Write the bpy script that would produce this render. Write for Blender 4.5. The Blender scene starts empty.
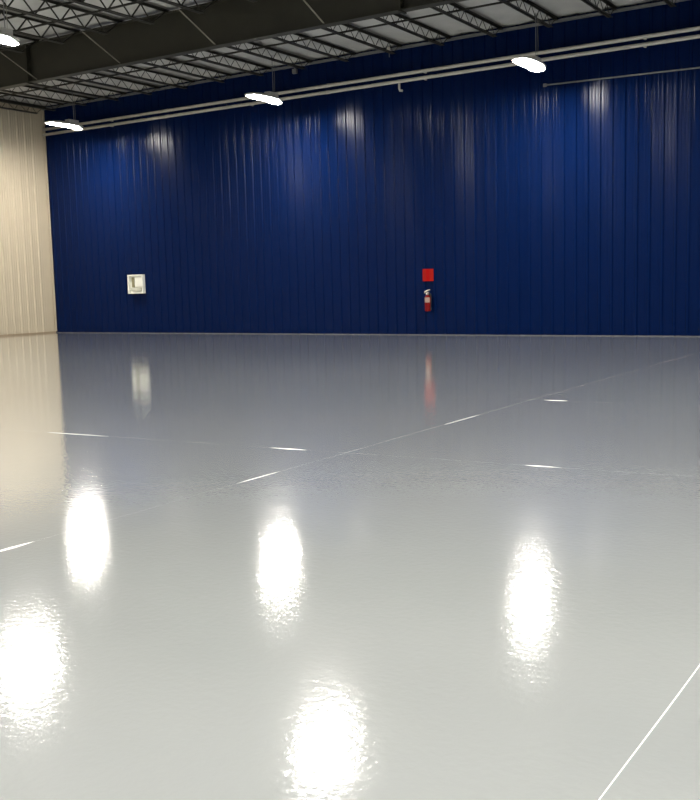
import bpy, bmesh, math, random
from mathutils import Vector, Matrix
random.seed(4)
scene = bpy.context.scene
COL = scene.collection

# ------------------------------------------------------------------ key sizes (metres)
D = 25.35          # blue wall
XW = -29.06        # cream wall
XR = 14.0
YF = -10.0
T = 8.18           # underside of roof
GY = 18.7          # girder
RIB = 0.32

# ------------------------------------------------------------------ materials
def nodes(m):
    m.use_nodes = True
    return m.node_tree.nodes, m.node_tree.links, m.node_tree.nodes['Principled BSDF']

def mat(name, col, rough=0.5, metal=0.0, var=0.06, scale=8.0, bump=0.0, bscale=30.0, spec=0.5, coat=0.0):
    m = bpy.data.materials.new(name)
    N, L, b = nodes(m)
    tc = N.new('ShaderNodeTexCoord')
    nz = N.new('ShaderNodeTexNoise'); nz.inputs['Scale'].default_value = scale; nz.inputs['Detail'].default_value = 4
    L.new(tc.outputs['Object'], nz.inputs['Vector'])
    rp = N.new('ShaderNodeValToRGB')
    rp.color_ramp.elements[0].position = 0.3; rp.color_ramp.elements[1].position = 0.7
    rp.color_ramp.elements[0].color = (*[c * (1 - var) for c in col], 1)
    rp.color_ramp.elements[1].color = (*[min(1, c * (1 + var)) for c in col], 1)
    L.new(nz.outputs['Fac'], rp.inputs['Fac']); L.new(rp.outputs['Color'], b.inputs['Base Color'])
    b.inputs['Roughness'].default_value = rough; b.inputs['Metallic'].default_value = metal
    b.inputs['Specular IOR Level'].default_value = spec
    b.inputs['Coat Weight'].default_value = coat
    b.inputs['Coat Roughness'].default_value = 0.1
    if bump:
        n2 = N.new('ShaderNodeTexNoise'); n2.inputs['Scale'].default_value = bscale
        L.new(tc.outputs['Object'], n2.inputs['Vector'])
        bp = N.new('ShaderNodeBump'); bp.inputs['Strength'].default_value = bump; bp.inputs['Distance'].default_value = 0.01
        L.new(n2.outputs['Fac'], bp.inputs['Height']); L.new(bp.outputs['Normal'], b.inputs['Normal'])
    return m

M_blue = mat('blue_painted_steel', (0.0014, 0.0088, 0.050), 0.17, var=0.05, scale=1.5, bump=0.04, bscale=4, spec=0.08)
_n, _l, _b = M_blue.node_tree.nodes, M_blue.node_tree.links, M_blue.node_tree.nodes['Principled BSDF']
_t = _n.new('ShaderNodeTangent'); _t.direction_type = 'RADIAL'; _t.axis = 'Z'
_l.new(_t.outputs['Tangent'], _b.inputs['Tangent'])
_b.inputs['Anisotropic'].default_value = 0.85; _b.inputs['Anisotropic Rotation'].default_value = 0.25   # rolled sheet steel
M_cream = mat('cream_painted_steel', (0.50, 0.435, 0.325), 0.45, var=0.02, scale=2)
M_offwhite = mat('blue_liner', (0.01, 0.02, 0.09), 0.6, var=0.03, scale=1)
M_steel = mat('dark_primer_steel', (0.012, 0.0115, 0.008), 0.6, var=0.2, scale=6)
M_girder = mat('dark_olive_girder', (0.017, 0.016, 0.009), 0.6, var=0.15, scale=3)
M_brace = mat('galvanised_brace', (0.20, 0.19, 0.15), 0.5, var=0.1)
M_pipe = mat('white_painted_pipe', (0.52, 0.50, 0.46), 0.4, var=0.04)
M_conduit = mat('grey_conduit', (0.18, 0.185, 0.19), 0.4, metal=0.3)
M_housing = mat('white_enamel_housing', (0.55, 0.54, 0.50), 0.4)
M_red = mat('red_enamel', (0.33, 0.001, 0.001), 0.6, var=0.05, spec=0.1)
M_redpale = mat('worn_red_enamel', (0.30, 0.008, 0.005), 0.6, var=0.05, spec=0.1)
M_cyl = mat('extinguisher_red', (0.17, 0.0015, 0.003), 0.4, var=0.03, spec=0.2)
M_label = mat('pale_label', (0.34, 0.24, 0.19), 0.5, var=0.2, scale=60)
M_chrome = mat('nickel_plated', (0.80, 0.74, 0.66), 0.25, metal=0.6)
M_black = mat('black_rubber', (0.012, 0.012, 0.012), 0.5)
M_white = mat('white_enamel_box', (0.80, 0.80, 0.72), 0.35, var=0.04)
M_slot = mat('olive_grey_insert', (0.26, 0.24, 0.13), 0.5)
M_tray = mat('pale_grey_tray', (0.52, 0.52, 0.44), 0.45, var=0.12, scale=30)
M_flash = mat('galvanised_flashing', (0.09, 0.095, 0.11), 0.45, metal=0.2)
M_browntrim = mat('tan_base_seal', (0.30, 0.23, 0.15), 0.6)

# lens: gives off light
M_lens = bpy.data.materials.new('glowing_lens')
N, L, b = nodes(M_lens)
b.inputs['Base Color'].default_value = (0.9, 0.9, 0.88, 1)
b.inputs['Emission Color'].default_value = (1.0, 0.95, 0.87, 1)
LAMP = 172.0
b.inputs['Emission Strength'].default_value = LAMP
tc = N.new('ShaderNodeTexCoord'); wv = N.new('ShaderNodeTexWave'); wv.inputs['Scale'].default_value = 20
L.new(tc.outputs['Object'], wv.inputs['Vector'])
mr = N.new('ShaderNodeMapRange'); mr.inputs['To Min'].default_value = LAMP * 0.95; mr.inputs['To Max'].default_value = LAMP * 1.05
L.new(wv.outputs['Fac'], mr.inputs['Value']); L.new(mr.outputs['Result'], b.inputs['Emission Strength'])

# epoxy floor
M_floor = bpy.data.materials.new('grey_epoxy_floor')
N, L, b = nodes(M_floor)
tc = N.new('ShaderNodeTexCoord')
n1 = N.new('ShaderNodeTexNoise'); n1.inputs['Scale'].default_value = 0.35; n1.inputs['Detail'].default_value = 5
L.new(tc.outputs['Object'], n1.inputs['Vector'])
rp = N.new('ShaderNodeValToRGB')
rp.color_ramp.elements[0].position = 0.3; rp.color_ramp.elements[1].position = 0.7
rp.color_ramp.elements[0].color = (0.360, 0.385, 0.388, 1); rp.color_ramp.elements[1].color = (0.385, 0.405, 0.405, 1)
L.new(n1.outputs['Fac'], rp.inputs['Fac']); L.new(rp.outputs['Color'], b.inputs['Base Color'])
b.inputs['Roughness'].default_value = 0.12
b.inputs['Coat Weight'].default_value = 1.0; b.inputs['Coat Roughness'].default_value = 0.028; b.inputs['Coat IOR'].default_value = 1.6
b.inputs['IOR'].default_value = 1.5; b.inputs['Specular IOR Level'].default_value = 0.2
n2 = N.new('ShaderNodeTexNoise'); n2.inputs['Scale'].default_value = 26; n2.inputs['Detail'].default_value = 3
n3 = N.new('ShaderNodeTexNoise'); n3.inputs['Scale'].default_value = 2.2; n3.inputs['Detail'].default_value = 2
L.new(tc.outputs['Object'], n2.inputs['Vector']); L.new(tc.outputs['Object'], n3.inputs['Vector'])
b1 = N.new('ShaderNodeBump'); b1.inputs['Strength'].default_value = 1.0; b1.inputs['Distance'].default_value = 0.00090
b2 = N.new('ShaderNodeBump'); b2.inputs['Strength'].default_value = 1.0; b2.inputs['Distance'].default_value = 0.0012
L.new(n2.outputs['Fac'], b1.inputs['Height']); L.new(n3.outputs['Fac'], b2.inputs['Height'])
L.new(b1.outputs['Normal'], b2.inputs['Normal']); L.new(b2.outputs['Normal'], b.inputs['Normal']); L.new(b2.outputs['Normal'], b.inputs['Coat Normal'])

# joint filler, extra pale so its wide patches stand in for glints
M_joint = mat('pale_joint_filler_and_glints', (0.88, 0.88, 0.85), 0.3, var=0.05, scale=4)

# roof insulation facing
M_roof = bpy.data.materials.new('white_roof_insulation')
N, L, b = nodes(M_roof)
tc = N.new('ShaderNodeTexCoord')
n1 = N.new('ShaderNodeTexNoise'); n1.inputs['Scale'].default_value = 1.3; n1.inputs['Detail'].default_value = 6
L.new(tc.outputs['Object'], n1.inputs['Vector'])
rp = N.new('ShaderNodeValToRGB')
rp.color_ramp.elements[0].position = 0.3; rp.color_ramp.elements[1].position = 0.7
rp.color_ramp.elements[0].color = (0.40, 0.40, 0.39, 1); rp.color_ramp.elements[1].color = (0.50, 0.50, 0.485, 1)
L.new(n1.outputs['Fac'], rp.inputs['Fac']); L.new(rp.outputs['Color'], b.inputs['Base Color'])
b.inputs['Roughness'].default_value = 0.7
bp = N.new('ShaderNodeBump'); bp.inputs['Strength'].default_value = 0.6; bp.inputs['Distance'].default_value = 0.05
L.new(n1.outputs['Fac'], bp.inputs['Height']); L.new(bp.outputs['Normal'], b.inputs['Normal'])

# ------------------------------------------------------------------ mesh helpers
def box(bm, x0, x1, y0, y1, z0, z1, bev=0.0):
    vs = [bm.verts.new(p) for p in ((x0,y0,z0),(x1,y0,z0),(x1,y1,z0),(x0,y1,z0),(x0,y0,z1),(x1,y0,z1),(x1,y1,z1),(x0,y1,z1))]
    fs = [bm.faces.new([vs[i] for i in f]) for f in ((3,2,1,0),(4,5,6,7),(0,1,5,4),(1,2,6,5),(2,3,7,6),(3,0,4,7))]
    if bev:
        es = list({e for f in fs for e in f.edges})
        bmesh.ops.bevel(bm, geom=es, offset=bev, segments=2, affect='EDGES', profile=0.5)

def tube(bm, pts, r, n=8, caps=True):
    pts = [Vector(p) for p in pts]; rings = []
    rr = r if isinstance(r, (list, tuple)) else [r] * len(pts)
    for i, p in enumerate(pts):
        d = (pts[min(i+1, len(pts)-1)] - pts[max(i-1, 0)]).normalized()
        a = d.orthogonal().normalized() if abs(d.z) > 0.98 else d.cross(Vector((0,0,1))).normalized()
        c = d.cross(a)
        rings.append([bm.verts.new(p + rr[i]*(a*math.cos(2*math.pi*k/n) + c*math.sin(2*math.pi*k/n))) for k in range(n)])
    for A, B in zip(rings, rings[1:]):
        for k in range(n): bm.faces.new((A[k], A[(k+1)%n], B[(k+1)%n], B[k]))
    if caps: bm.faces.new(rings[0][::-1]); bm.faces.new(rings[-1])

def lathe(bm, prof, cx, cy, n=24, cap=True):
    rings = [[bm.verts.new((cx+r*math.cos(2*math.pi*k/n), cy+r*math.sin(2*math.pi*k/n), z)) for k in range(n)] for r, z in prof]
    for A, B in zip(rings, rings[1:]):
        for k in range(n): bm.faces.new((A[k], A[(k+1)%n], B[(k+1)%n], B[k]))
    if cap: bm.faces.new(rings[0][::-1]); bm.faces.new(rings[-1])

def obj(name, bm, m, parent=None, smooth=False, loc=None):
    bmesh.ops.recalc_face_normals(bm, faces=bm.faces)
    me = bpy.data.meshes.new(name); bm.to_mesh(me); bm.free()
    me.materials.append(m)
    if smooth: me.shade_smooth()
    o = bpy.data.objects.new(name, me); COL.objects.link(o)
    if parent: o.parent = parent
    if loc: o.location = loc
    return o

def struct(name, bm, m, parent=None):
    o = obj(name, bm, m, parent)
    if not parent: o['kind'] = 'structure'
    return o

def thing(name, label, cat, loc=(0,0,0), group=None):
    o = bpy.data.objects.new(name, None); COL.objects.link(o)
    o.location = loc; o['label'] = label; o['category'] = cat; o.empty_display_size = 0.2
    if group: o['group'] = group
    return o

def tag(o, label, cat, group=None):
    o['label'] = label; o['category'] = cat
    if group: o['group'] = group
    return o

def dup(root, loc, label=None, group=None):
    r = root.copy(); COL.objects.link(r); r.location = loc
    if label: r['label'] = label
    if group: r['group'] = group
    for ch in list(root.children):
        c = ch.copy(); COL.objects.link(c); c.parent = r
        for g in ch.children:
            d = g.copy(); COL.objects.link(d); d.parent = c
    return r

# ------------------------------------------------------------------ ribbed sheet walls
# profile across one 0.32 m rib pitch: (offset along wall, projection into room)
def rib_profile():
    H = 0.034
    pts = []
    # major rib with rounded shoulders
    for t, h in ((-0.052,0.0),(-0.046,0.0016),(-0.042,0.005),(-0.027,0.0285),(-0.023,0.0322),(-0.017,H),(0.017,H),(0.023,0.0322),(0.027,0.0285),(0.042,0.005),(0.046,0.0016),(0.052,0.0)):
        pts.append((t, h))
    for c in (0.115, 0.205):
        for t, h in ((-0.016,0),(-0.009,0.0022),(-0.004,0.0046),(0.004,0.0046),(0.009,0.0022),(0.016,0)):
            pts.append((c+t, h))
    return pts
PROF = rib_profile()
def ribbed(bm, a0, a1, z0, z1, place, start=0.0):
    """place(along, out, z) -> world point"""
    seq = []; k = 0
    c = a0 + start
    seq.append((a0, 0.0))
    while c + 0.23 < a1:
        for t, h in PROF:
            s = c + t
            if s > seq[-1][0] + 1e-4 and s < a1 - 1e-3: seq.append((s, h + random.uniform(-0.0004, 0.0004)))
        c += RIB
    seq.append((a1, 0.0))
    lo = [bm.verts.new(place(s, h, z0)) for s, h in seq]; hi = [bm.verts.new(place(s, h, z1)) for s, h in seq]
    for i in range(len(seq)-1): bm.faces.new((lo[i], lo[i+1], hi[i+1], hi[i]))

bm = bmesh.new(); ribbed(bm, XW, XR, 0, T, lambda s, h, z: (s, D - h, z), 0.16)
wb = struct('wall_back', bm, M_blue)
bm = bmesh.new(); ribbed(bm, YF, D - 0.04, 0, T, lambda s, h, z: (XW + h, s, z), 0.2)
struct('wall_left', bm, M_cream)
bm = bmesh.new(); box(bm, XR, XR+0.15, YF, D, 0, T); struct('wall_right', bm, M_offwhite)
bm = bmesh.new(); box(bm, XW, XR, YF-0.15, YF, 0, T); struct('wall_front', bm, M_offwhite)
bm = bmesh.new(); box(bm, XW-0.2, XR+0.2, YF-0.2, D+0.2, -0.2, 0); struct('floor', bm, M_floor)

# roof lining: blanket insulation with a slight sag between supports
bm = bmesh.new()
nx, ny = 172, 24
grid = []
for j in range(ny+1):
    row = []
    for i in range(nx+1):
        x = XW - 0.1 + (XR - XW + 0.2) * i / nx; y = YF - 0.1 + (D - YF + 0.2) * j / ny
        row.append(bm.verts.new((x, y, T + 0.015*math.sin(i*1.6) + random.uniform(-0.006, 0.006) + 0.02)))
    grid.append(row)
for j in range(ny):
    for i in range(nx): bm.faces.new((grid[j][i], grid[j][i+1], grid[j+1][i+1], grid[j+1][i]))
struct('ceiling', bm, M_roof)
for p in bpy.data.objects['ceiling'].data.polygons: p.use_smooth = True

# base and eave trims
bm = bmesh.new(); box(bm, XW+0.04, XR, D-0.06, D-0.036, 0.0, 0.018); struct('baseboard_back', bm, M_flash)
bm = bmesh.new(); box(bm, XW+0.036, XW+0.06, YF, D-0.08, 0.0, 0.05); struct('baseboard_left', bm, M_browntrim)
bm = bmesh.new(); box(bm, XW+0.04, XR, D-0.10, D-0.036, 8.05, 8.085); box(bm, XW+0.04, XR, D-0.10, D-0.094, 8.085, 8.12)
struct('trim_1', bm, M_conduit)
# corner trim where cream meets blue
bm = bmesh.new(); box(bm, XW+0.034, XW+0.075, D-0.11, D-0.036, 0.046, 8.04); struct('trim_2', bm, M_cream)

# ------------------------------------------------------------------ floor joints (filled saw cuts)
def joint(name, p0, p1, wide, base=0.0065):
    """thin raised bead; wide = [(position, half length, half width)] pale patches painted as glints"""
    p0 = Vector(p0); p1 = Vector(p1); d = (p1-p0).normalized(); n = Vector((-d.y, d.x, 0)); Ln = (p1-p0).length
    bm = bmesh.new(); prev = None; k = 0; s = 0.0
    while s <= Ln:
        w = base * (1 + 0.35*math.sin(s*7.3) + 0.25*math.sin(s*17.1))
        off = 0.004*math.sin(s*2.1)
        for c, hl, hw in wide:
            if abs(s-c) < hl: w = max(w, hw * (1 - ((s-c)/hl)**2) ** 0.5)
        c = p0 + d*s + n*off
        cur = [bm.verts.new((c - n*w) + Vector((0,0,0.0002))), bm.verts.new(c + Vector((0,0,0.0002 + 0.12*w))), bm.verts.new((c + n*w) + Vector((0,0,0.0002)))]
        if prev:
            bm.faces.new((prev[0], prev[1], cur[1], cur[0])); bm.faces.new((prev[1], prev[2], cur[2], cur[1]))
        prev = cur; s += 0.08
    o = struct(name, bm, M_joint)
    return o
joint('trim_3', (-0.88, 1.5, 0), (-0.80, 25.2, 0), [(2.0, 1.5, 0.0030)], 0.0010)
joint('trim_4', (-4.82, 2.0, 0), (-4.62, 25.2, 0), [(1.75, 0.12, 0.022), (4.15, 0.25, 0.012), (7.7, 0.4, 0.009)], 0.0003)
joint('trim_5', (-28.9, 6.0, 0), (13.9, 8.45, 0), [(20.9, 0.4, 0.013), (23.58, 0.16, 0.022), (25.97, 0.13, 0.02)], 0.0003)
joint('trim_6', (-28.9, 10.9, 0), (13.9, 12.3, 0), [(24.5, 0.14, 0.026)], 0.0003)

# ------------------------------------------------------------------ lamps
def make_lamp():
    t = thing('high_bay_light', 'x', 'ceiling light')
    Lh, Wh = 0.73, 0.25
    def outline(f, z, n=40):
        out = []
        for k in range(n):
            a = 2*math.pi*k/n; ca, sa = math.cos(a), math.sin(a)
            e = 0.62
            out.append((f*Wh*math.copysign(abs(ca)**e, ca), f*Lh*math.copysign(abs(sa)**0.85, sa), z))
        return out
    def loft(levels):
        bm = bmesh.new(); rings = [[bm.verts.new(p) for p in outline(f, z)] for f, z in levels]
        for A, B in zip(rings, rings[1:]):
            for k in range(len(A)): bm.faces.new((A[k], A[(k+1)%len(A)], B[(k+1)%len(A)], B[k]))
        bm.faces.new(rings[0]); bm.faces.new(rings[-1])
        return bm
    # lens: shallow drop bowl seated in a housing rim
    obj('lens', loft([(0.30,-0.040),(0.65,-0.036),(0.86,-0.024),(0.95,0.0),(0.95,0.03)]), M_lens, t, True)
    obj('housing', loft([(0.965,-0.008),(0.985,-0.014),(1.0,-0.008),(1.03,0.004),(1.03,0.022),(0.97,0.04),(0.72,0.075),(0.62,0.085)]), M_housing, t)
    # added end shield, shaped to keep lamp light off the upper blue wall
    bm = bmesh.new(); arc = [p for p in outline(0.985, 0) if p[1] > 0.30]; arc.sort()
    for (xa, ya, _), (xb, yb, _) in zip(arc, arc[1:]):
        q = [bm.verts.new(v) for v in ((xa,ya,0.0),(xb,yb,0.0),(xb,yb,-0.008-0.072*(max(0,yb-0.36)/0.36)**0.7),(xa,ya,-0.008-0.072*(max(0,ya-0.36)/0.36)**0.7))]
        bm.faces.new(q)
    bmesh.ops.remove_doubles(bm, verts=bm.verts, dist=1e-4)
    bmesh.ops.solidify(bm, geom=bm.faces[:], thickness=0.006)
    obj('added_cutoff_shield', bm, M_housing, t)
    bm = bmesh.new(); box(bm, -0.10, 0.10, 0.14, 0.56, 0.075, 0.20, 0.01); obj('ballast_box', bm, M_housing, t)
    bm = bmesh.new(); tube(bm, [(0,0.44,0.19),(0,0.44,1.25)], 0.011, 8); 
    obj('suspension_rod', bm, M_conduit, t)
    bm = bmesh.new(); tube(bm, [(0.03,0.47,0.19),(0.045,0.47,0.5),(0.03,0.48,0.9),(0.05,0.47,1.25)], 0.006, 6)
    obj('power_cord', bm, M_brace, t)
    return t
lamp0 = make_lamp()
spots = {
 (-25.6, 23.15, 6.92): ('elongated glowing high bay light hanging nearest the cream wall, before the blue wall', None),
 (-17.4, 23.15, 6.80): ('elongated glowing high bay light before the blue wall, middle of three along the pipes', None),
 (-9.35, 22.95, 6.62): ('elongated glowing high bay light before the blue wall, highest and rightmost in the photo', None),
 (-17.7, 14.1, 6.85): ('glowing high bay light cut by the left photo edge, hanging under the near roof joists', None),
}
hidden = []
for y, z in ((23.15, 6.75), (14.1, 6.85), (5.0, 6.85), (-4.1, 6.85)):
    for x in (-25.9, -17.7, -9.7, -1.5, 6.7):
        if y > 20 and x < -5: continue
        if y == 14.1 and x == -17.7: continue
        hidden.append((x, y, z))
first = True
for loc, (lab, g) in spots.items():
    if first: lamp0.location = loc; lamp0['label'] = lab; lamp0['group'] = 'high bay lights'; first = False
    else: dup(lamp0, loc, lab, 'high bay lights')
for loc in hidden:
    dup(lamp0, loc, 'glowing high bay light hanging over the floor outside the photo frame', 'high bay lights')

# ------------------------------------------------------------------ roof steel
g = thing('roof_girder', 'deep solid dark olive steel girder crossing the roof parallel to the blue wall', 'girder', (XW+0.06, GY, 7.1))
GL = XR - XW - 0.1
bm = bmesh.new(); box(bm, 0, GL, -0.007, 0.007, 0.02, 0.98); obj('web', bm, M_girder, g)
bm = bmesh.new(); box(bm, 0, GL, -0.12, 0.12, 0.0, 0.02); obj('bottom_flange', bm, M_girder, g)
bm = bmesh.new(); box(bm, 0, GL, -0.12, 0.12, 0.98, 1.0); obj('top_flange', bm, M_girder, g)
for xs in (7.15, 18.6):
    bm = bmesh.new(); box(bm, xs-0.025, xs+0.025, -0.13, 0.13, -0.03, 1.0)
    for zz in (0.12, 0.3, 0.5, 0.7, 0.88):
        for sy in (-0.07, 0.07): tube(bm, [(xs-0.06, sy, zz), (xs+0.06, sy, zz)], 0.018, 6)
    obj('splice_plate', bm, M_girder, g)

def make_joist(span, depth, name, npan, rod=0.015):
    """open web joist along +Y, origin at bottom chord start, top chord at z=depth"""
    t = thing(name, 'x', 'roof joist')
    bm = bmesh.new()
    for sx in (-1, 1):
        box(bm, sx*0.012 - (0.058 if sx<0 else 0), sx*0.012 + (0.058 if sx>0 else 0), 0.0, span, depth-0.006, depth)
        box(bm, sx*0.012-0.003, sx*0.012+0.003, 0.0, span, depth-0.05, depth-0.006)
    for yy in (0.0, span-0.14): box(bm, -0.055, 0.055, yy, yy+0.14, depth-0.06, depth-0.051)
    obj('top_chord', bm, M_steel, t)
    e = span * 0.06
    bm = bmesh.new()
    for sx in (-1, 1):
        box(bm, sx*0.012 - (0.055 if sx<0 else 0), sx*0.012 + (0.055 if sx>0 else 0), e, span-e, 0.0, 0.006)
        box(bm, sx*0.012-0.003, sx*0.012+0.003, e, span-e, 0.006, 0.045)
    obj('bottom_chord', bm, M_steel, t)
    bm = bmesh.new(); pts = [(0, 0.08, depth-0.03)]
    st = (span - 2*e) / npan
    for k in range(npan):
        pts.append((0, e + st*k + 0.04, 0.02)); pts.append((0, e + st*(k+0.5), depth-0.03))
    pts.append((0, span-e-0.04, 0.02)); pts.append((0, span-0.08, depth-0.03))
    for A, B in zip(pts, pts[1:]): tube(bm, [A, B], rod, 6)
    obj('web', bm, M_steel, t)
    return t
zt = 8.15
FD = 0.31
far = make_joist(D - 0.11 - (GY+0.02), FD, 'roof_joist', 11, 0.010)
near = make_joist(9.3, 0.43, 'roof_joist', 11, 0.019)
JX = [-28.82] + [-15.65 + 1.53*k for k in range(-8, 11)]
labF = 'dark open-web steel roof joist between the blue wall and the deep girder'
labN = 'dark open-web steel roof joist running over the floor on the near side of the girder'
for i, x in enumerate(JX):
    loc = (x, GY+0.02, zt-FD)
    if i == 0:
        far.location = loc; far['label'] = 'dark open-web steel roof joist tight along the top of the cream wall'
    else:
        dup(far, loc, labF, 'roof joists by the blue wall')
NX = [-28.4] + [x + 0.35 for x in JX[1:] if x < -6]
for i, x in enumerate(NX):
    loc = (x, GY-0.02-9.3, zt-0.43)
    if i == 0: near.location = loc; near['label'] = labN; near['group'] = 'roof joists before the girder'
    else: dup(near, loc, labN, 'roof joists before the girder')

# bridging angles parallel to the blue wall
def bar(y, z, x1):
    bm = bmesh.new(); box(bm, XW+0.06, x1, y-0.02, y+0.02, z, z+0.004); box(bm, XW+0.06, x1, y-0.02, y-0.016, z, z+0.04)
    return bm
def bridging(y, zlow, lab, x1):
    t = thing('bridging_row', lab, 'roof bracing')
    obj('lower_bar', bar(y, zlow, x1), M_steel, t)
    obj('upper_bar', bar(y, zt-0.095, x1), M_steel, t)
bridging(22.0, zt-FD-0.004, 'pair of thin dark bridging bars crossing the joists between girder and blue wall', 0.0)
tag(obj('bridging_row', bar(20.0, zt-0.095, 0.0), M_steel), 'single thin dark bridging bar under the roof lining just behind the girder', 'roof bracing')
bridging(16.6, zt-0.434, 'pair of thin dark bridging bars crossing the near joists, closer to the girder', -6)
bridging(13.9, zt-0.434, 'pair of thin dark bridging bars crossing the near joists, farther from the girder', -6)

# flange braces from joist bottoms down to the girder's bottom flange
fb = thing('flange_brace', 'thin pale diagonal brace from a near joist down to the girder bottom flange', 'roof bracing', (0,0,0), 'flange braces on the girder')
bm = bmesh.new(); box(bm, -0.022, 0.022, -0.002, 0.002, 0, 1.30); box(bm, 0.018, 0.022, -0.022, 0.002, 0, 1.30)
fo = obj('brace_bar', bm, M_brace, fb)
dv = Vector((0.0, -1.18, 0.52)); fo.rotation_euler = dv.to_track_quat('Z', 'Y').to_euler()
fbx = [-24.55, -21.5, -18.43, -15.35, -12.3, -9.2]
for i, x in enumerate(fbx):
    loc = (x, GY-0.11, 7.14)
    if i == 0: fb.location = loc
    else: dup(fb, loc)

# ------------------------------------------------------------------ pipes on the blue wall
def wall_pipe(z, lab, hook=False):
    t = thing('wall_pipe', lab, 'pipe', (XW+0.10, D-0.16, z))
    bm = bmesh.new(); Lp = XR - XW - 0.14
    tube(bm, [(0,0,0),(Lp,0,0)], 0.047, 14); obj('pipe_run', bm, M_pipe, t, True)
    for k in range(7):
        x = 3.4 + 6.1*k
        bm = bmesh.new(); box(bm, x-0.025, x+0.025, -0.048, 0.12, -0.052, -0.044); box(bm, x-0.025, x+0.025, 0.116, 0.124, -0.052, 0.05)
        obj('bracket', bm, M_pipe, t)
    for k in range(6):
        x = 6.0 + 6.4*k
        bm = bmesh.new(); tube(bm, [(x-0.07,0,0),(x+0.07,0,0)], 0.052, 14); obj('coupling', bm, M_pipe, t)
    if hook:
        x = -14.16 - (XW+0.10)
        bm = bmesh.new(); tube(bm, [(x,0,-0.03),(x,0,-0.20),(x+0.02,0,-0.25),(x+0.10,0,-0.265)], 0.032, 10)
        obj('drop_elbow', bm, M_pipe, t, True)
    return t
wall_pipe(7.34, 'long white pipe along the blue wall, the upper of the pair')
wall_pipe(7.155, 'long white pipe along the blue wall, the lower one with a short drop elbow', True)

t = thing('electrical_conduit', 'thin grey conduit on the right part of the blue wall below the white pipes', 'conduit', (-9.85, D-0.0545, 6.50))
bm = bmesh.new(); tube(bm, [(0,0,0.03),(3.9,0,-0.05),(23.7,0,-0.4)], 0.02, 8); obj('conduit_run', bm, M_conduit, t, True)
bm = bmesh.new(); box(bm, -0.06, 0.03, -0.022, 0.023, -0.01, 0.07, 0.005); obj('end_fitting', bm, M_conduit, t)

t = thing('junction_box', 'small dim grey box high on the blue wall just under the roof edge', 'electrical box', (-17.81, D-0.075, 7.93))
bm = bmesh.new(); box(bm, -0.07, 0.07, -0.045, 0.05, -0.07, 0.07, 0.008); obj('box_body', bm, M_conduit, t)
bm = bmesh.new(); tube(bm, [(0,0,0.07),(0,0,0.13)], 0.014, 8); obj('conduit_stub', bm, M_conduit, t)

t = thing('beam_clamp', 'small pale clamp on the roof edge line above the middle of the blue wall', 'clamp', (-14.49, D-0.13, 8.03))
bm = bmesh.new(); box(bm, -0.05, 0.05, -0.03, 0.03, -0.02, 0.02, 0.004); box(bm, -0.05, 0.05, -0.03, -0.02, 0.0, 0.11, 0.003)
obj('clamp_body', bm, M_pipe, t)
bm = bmesh.new(); tube(bm, [(0.01,0,-0.02),(0.01,0,-0.16)], 0.012, 8); obj('hanger_rod', bm, M_conduit, t)

# ------------------------------------------------------------------ white wall station
t = thing('wall_cabinet', 'square white cabinet with a dark slot on the left half of the blue wall', 'wall cabinet', (-24.77, D-0.034, 1.70))
bm = bmesh.new(); w, hh = 0.355, 0.325
box(bm, -w, w, -0.05, 0.0, -hh, hh, 0.006); obj('back_plate', bm, M_white, t)
bm = bmesh.new()
box(bm, -w, -w+0.05, -0.13, -0.045, -hh, hh); box(bm, w-0.05, w, -0.13, -0.045, -hh, hh)
box(bm, -w+0.05, w-0.05, -0.13, -0.045, hh-0.045, hh); box(bm, -w+0.05, w-0.05, -0.13, -0.045, -hh, -hh+0.04)
obj('frame', bm, M_white, t)
bm = bmesh.new(); box(bm, -0.20, -0.09, -0.09, -0.049, -0.11, 0.235, 0.01); obj('slot_insert', bm, M_slot, t)['label'] = 'dark olive upright slot'
bm = bmesh.new(); box(bm, -0.05, 0.33, -0.11, -0.049, -0.09, 0.26, 0.02); obj('cover_panel', bm, M_white, t)
bm = bmesh.new(); box(bm, -0.22, 0.24, -0.12, -0.049, -0.24, -0.13, 0.012); obj('tray', bm, M_tray, t)['label'] = 'pale grey tray'
bm = bmesh.new(); box(bm, -w-0.03, -w-0.001, -0.09, 0.0, -hh, hh-0.05, 0.004); obj('left_shade_strip', bm, M_slot, t)  # dark strip standing in for the shade along the cabinet's left edge

# ------------------------------------------------------------------ red sign
t = thing('fire_sign', 'small square red sign on the blue wall above the fire extinguisher', 'sign', (-13.40, D-0.036, 1.71))
def plate(pts, z0, z1, th):
    bm = bmesh.new()
    lo = [bm.verts.new((x, y, z0)) for x, y in pts] ; hi = [bm.verts.new((x, y, z1)) for x, y in pts]
    lo2 = [bm.verts.new((x, y+th, z0)) for x, y in pts] ; hi2 = [bm.verts.new((x, y+th, z1)) for x, y in pts]
    n = len(pts)
    for i in range(n-1):
        bm.faces.new((lo[i], lo[i+1], hi[i+1], hi[i])); bm.faces.new((lo2[i+1], lo2[i], hi2[i], hi2[i+1]))
        bm.faces.new((hi[i], hi[i+1], hi2[i+1], hi2[i])); bm.faces.new((lo2[i], lo2[i+1], lo[i+1], lo[i]))
    bm.faces.new((lo[0], hi[0], hi2[0], lo2[0])); bm.faces.new((lo[-1], lo2[-1], hi2[-1], hi[-1]))
    return bm
obj('sign_plate', plate([(-0.175,-0.012),(-0.05,-0.03),(0.05,-0.03),(0.175,-0.012)], -0.175, 0.175, 0.006), M_redpale, t)
obj('centre_band', plate([(-0.05,-0.034),(0.05,-0.034)], -0.165, 0.165, 0.003), M_red, t)['label'] = 'deep red centre band'

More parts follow.
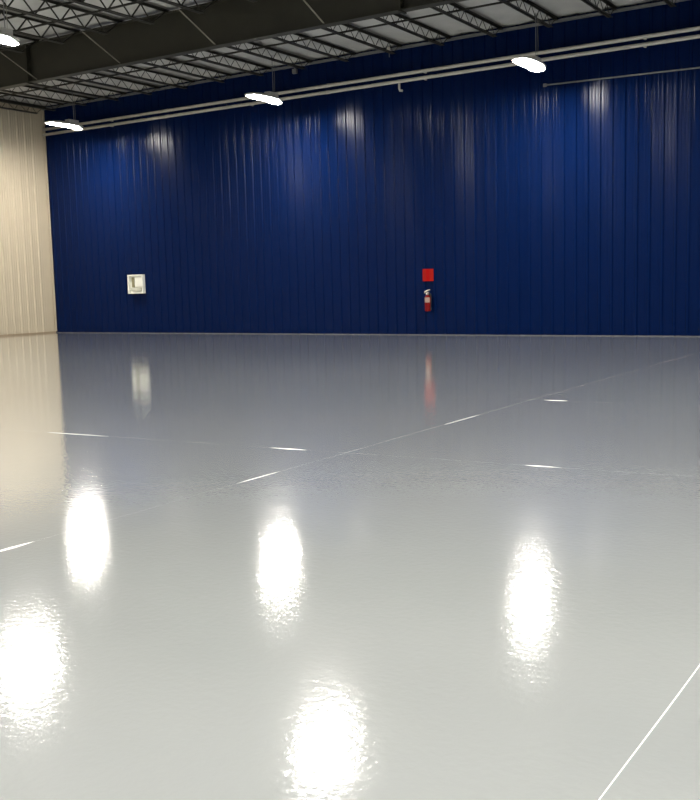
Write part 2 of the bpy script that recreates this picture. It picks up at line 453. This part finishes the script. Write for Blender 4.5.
# ------------------------------------------------------------------ fire extinguisher
ex, ey, ez = -13.36, D-0.16, 0.68
t = thing('fire_extinguisher', 'red fire extinguisher with pale label and metal head hung on the blue wall', 'fire extinguisher', (ex, ey, ez))
bm = bmesh.new(); lathe(bm, [(0.060,0.0),(0.080,0.006),(0.088,0.02),(0.088,0.385),(0.082,0.415),(0.062,0.443),(0.032,0.458),(0.026,0.475)], 0, 0)
cyl = obj('cylinder', bm, M_cyl, t, True)
bm = bmesh.new()
rings = []
for z in (0.25, 0.395):
    rings.append([bm.verts.new((0.0895*math.cos(a), 0.0895*math.sin(a), z)) for a in [math.radians(205 + 130*k/12) for k in range(13)]])
for k in range(12): bm.faces.new((rings[0][k], rings[0][k+1], rings[1][k+1], rings[1][k]))
obj('printed_label', bm, M_label, cyl, True)['label'] = 'pale printed label'
bm = bmesh.new(); lathe(bm, [(0.030,0.470),(0.034,0.478),(0.034,0.51),(0.026,0.522),(0.026,0.545),(0.012,0.55)], 0, 0, 16)
hd = obj('valve', bm, M_chrome, t)
bm = bmesh.new()
box(bm, -0.105, 0.05, -0.016, 0.016, 0.535, 0.552, 0.004)
vv = [(-0.10,0.0,0.56),(0.0,0.0,0.60),(0.075,0.0,0.612)]
tube(bm, vv, 0.013, 8)
obj('handle', bm, M_chrome, hd)
bm = bmesh.new(); tube(bm, [(-0.105,0,0.51),(-0.06,-0.01,0.555),(0.02,-0.012,0.60),(0.07,0,0.615)], 0.010, 8); obj('carry_grip', bm, M_chrome, hd)
bm = bmesh.new()
tube(bm, [(-0.02,-0.030,0.50),(-0.02,-0.048,0.50)], 0.020, 14); obj('pressure_gauge', bm, M_white, hd)
bm = bmesh.new()
tube(bm, [(0.03,0,0.50),(0.085,-0.01,0.505),(0.115,-0.02,0.46),(0.118,-0.02,0.36),(0.112,-0.02,0.24),(0.105,-0.02,0.13)], 0.012, 8)
hs = obj('hose', bm, M_black, t, True)
bm = bmesh.new(); tube(bm, [(0.105,-0.02,0.14),(0.104,-0.02,0.05)], [0.014, 0.021], 10); obj('nozzle', bm, M_black, hs)
bm = bmesh.new()
box(bm, -0.03, 0.03, 0.105, 0.135, 0.12, 0.50); box(bm, -0.03, 0.03, 0.03, 0.11, 0.485, 0.494)
box(bm, -0.03, 0.03, 0.080, 0.11, 0.20, 0.21)
obj('wall_bracket', bm, M_steel, t)

# ------------------------------------------------------------------ world, camera, view
w = bpy.data.worlds.new('night'); scene.world = w; w.use_nodes = True
w.node_tree.nodes['Background'].inputs['Color'].default_value = (0.01, 0.01, 0.012, 1)
w.node_tree.nodes['Background'].inputs['Strength'].default_value = 0.2

cam = bpy.data.cameras.new('camera'); co = bpy.data.objects.new('camera', cam); COL.objects.link(co)
cam.sensor_fit = 'HORIZONTAL'; cam.sensor_width = 36; cam.lens = 991.67/700*36
R = Matrix.Rotation(0.56813, 4, 'Z') @ Matrix.Rotation(math.pi/2 - 0.1160, 4, 'X') @ Matrix.Rotation(-0.02577, 4, 'Z')
co.matrix_world = Matrix.Translation((0, 0, 1.5)) @ R
scene.camera = co
vs = scene.view_settings
vs.view_transform = 'Standard'; vs.look = 'None'; vs.gamma = 1; vs.use_curve_mapping = False
vs.exposure = 0.65
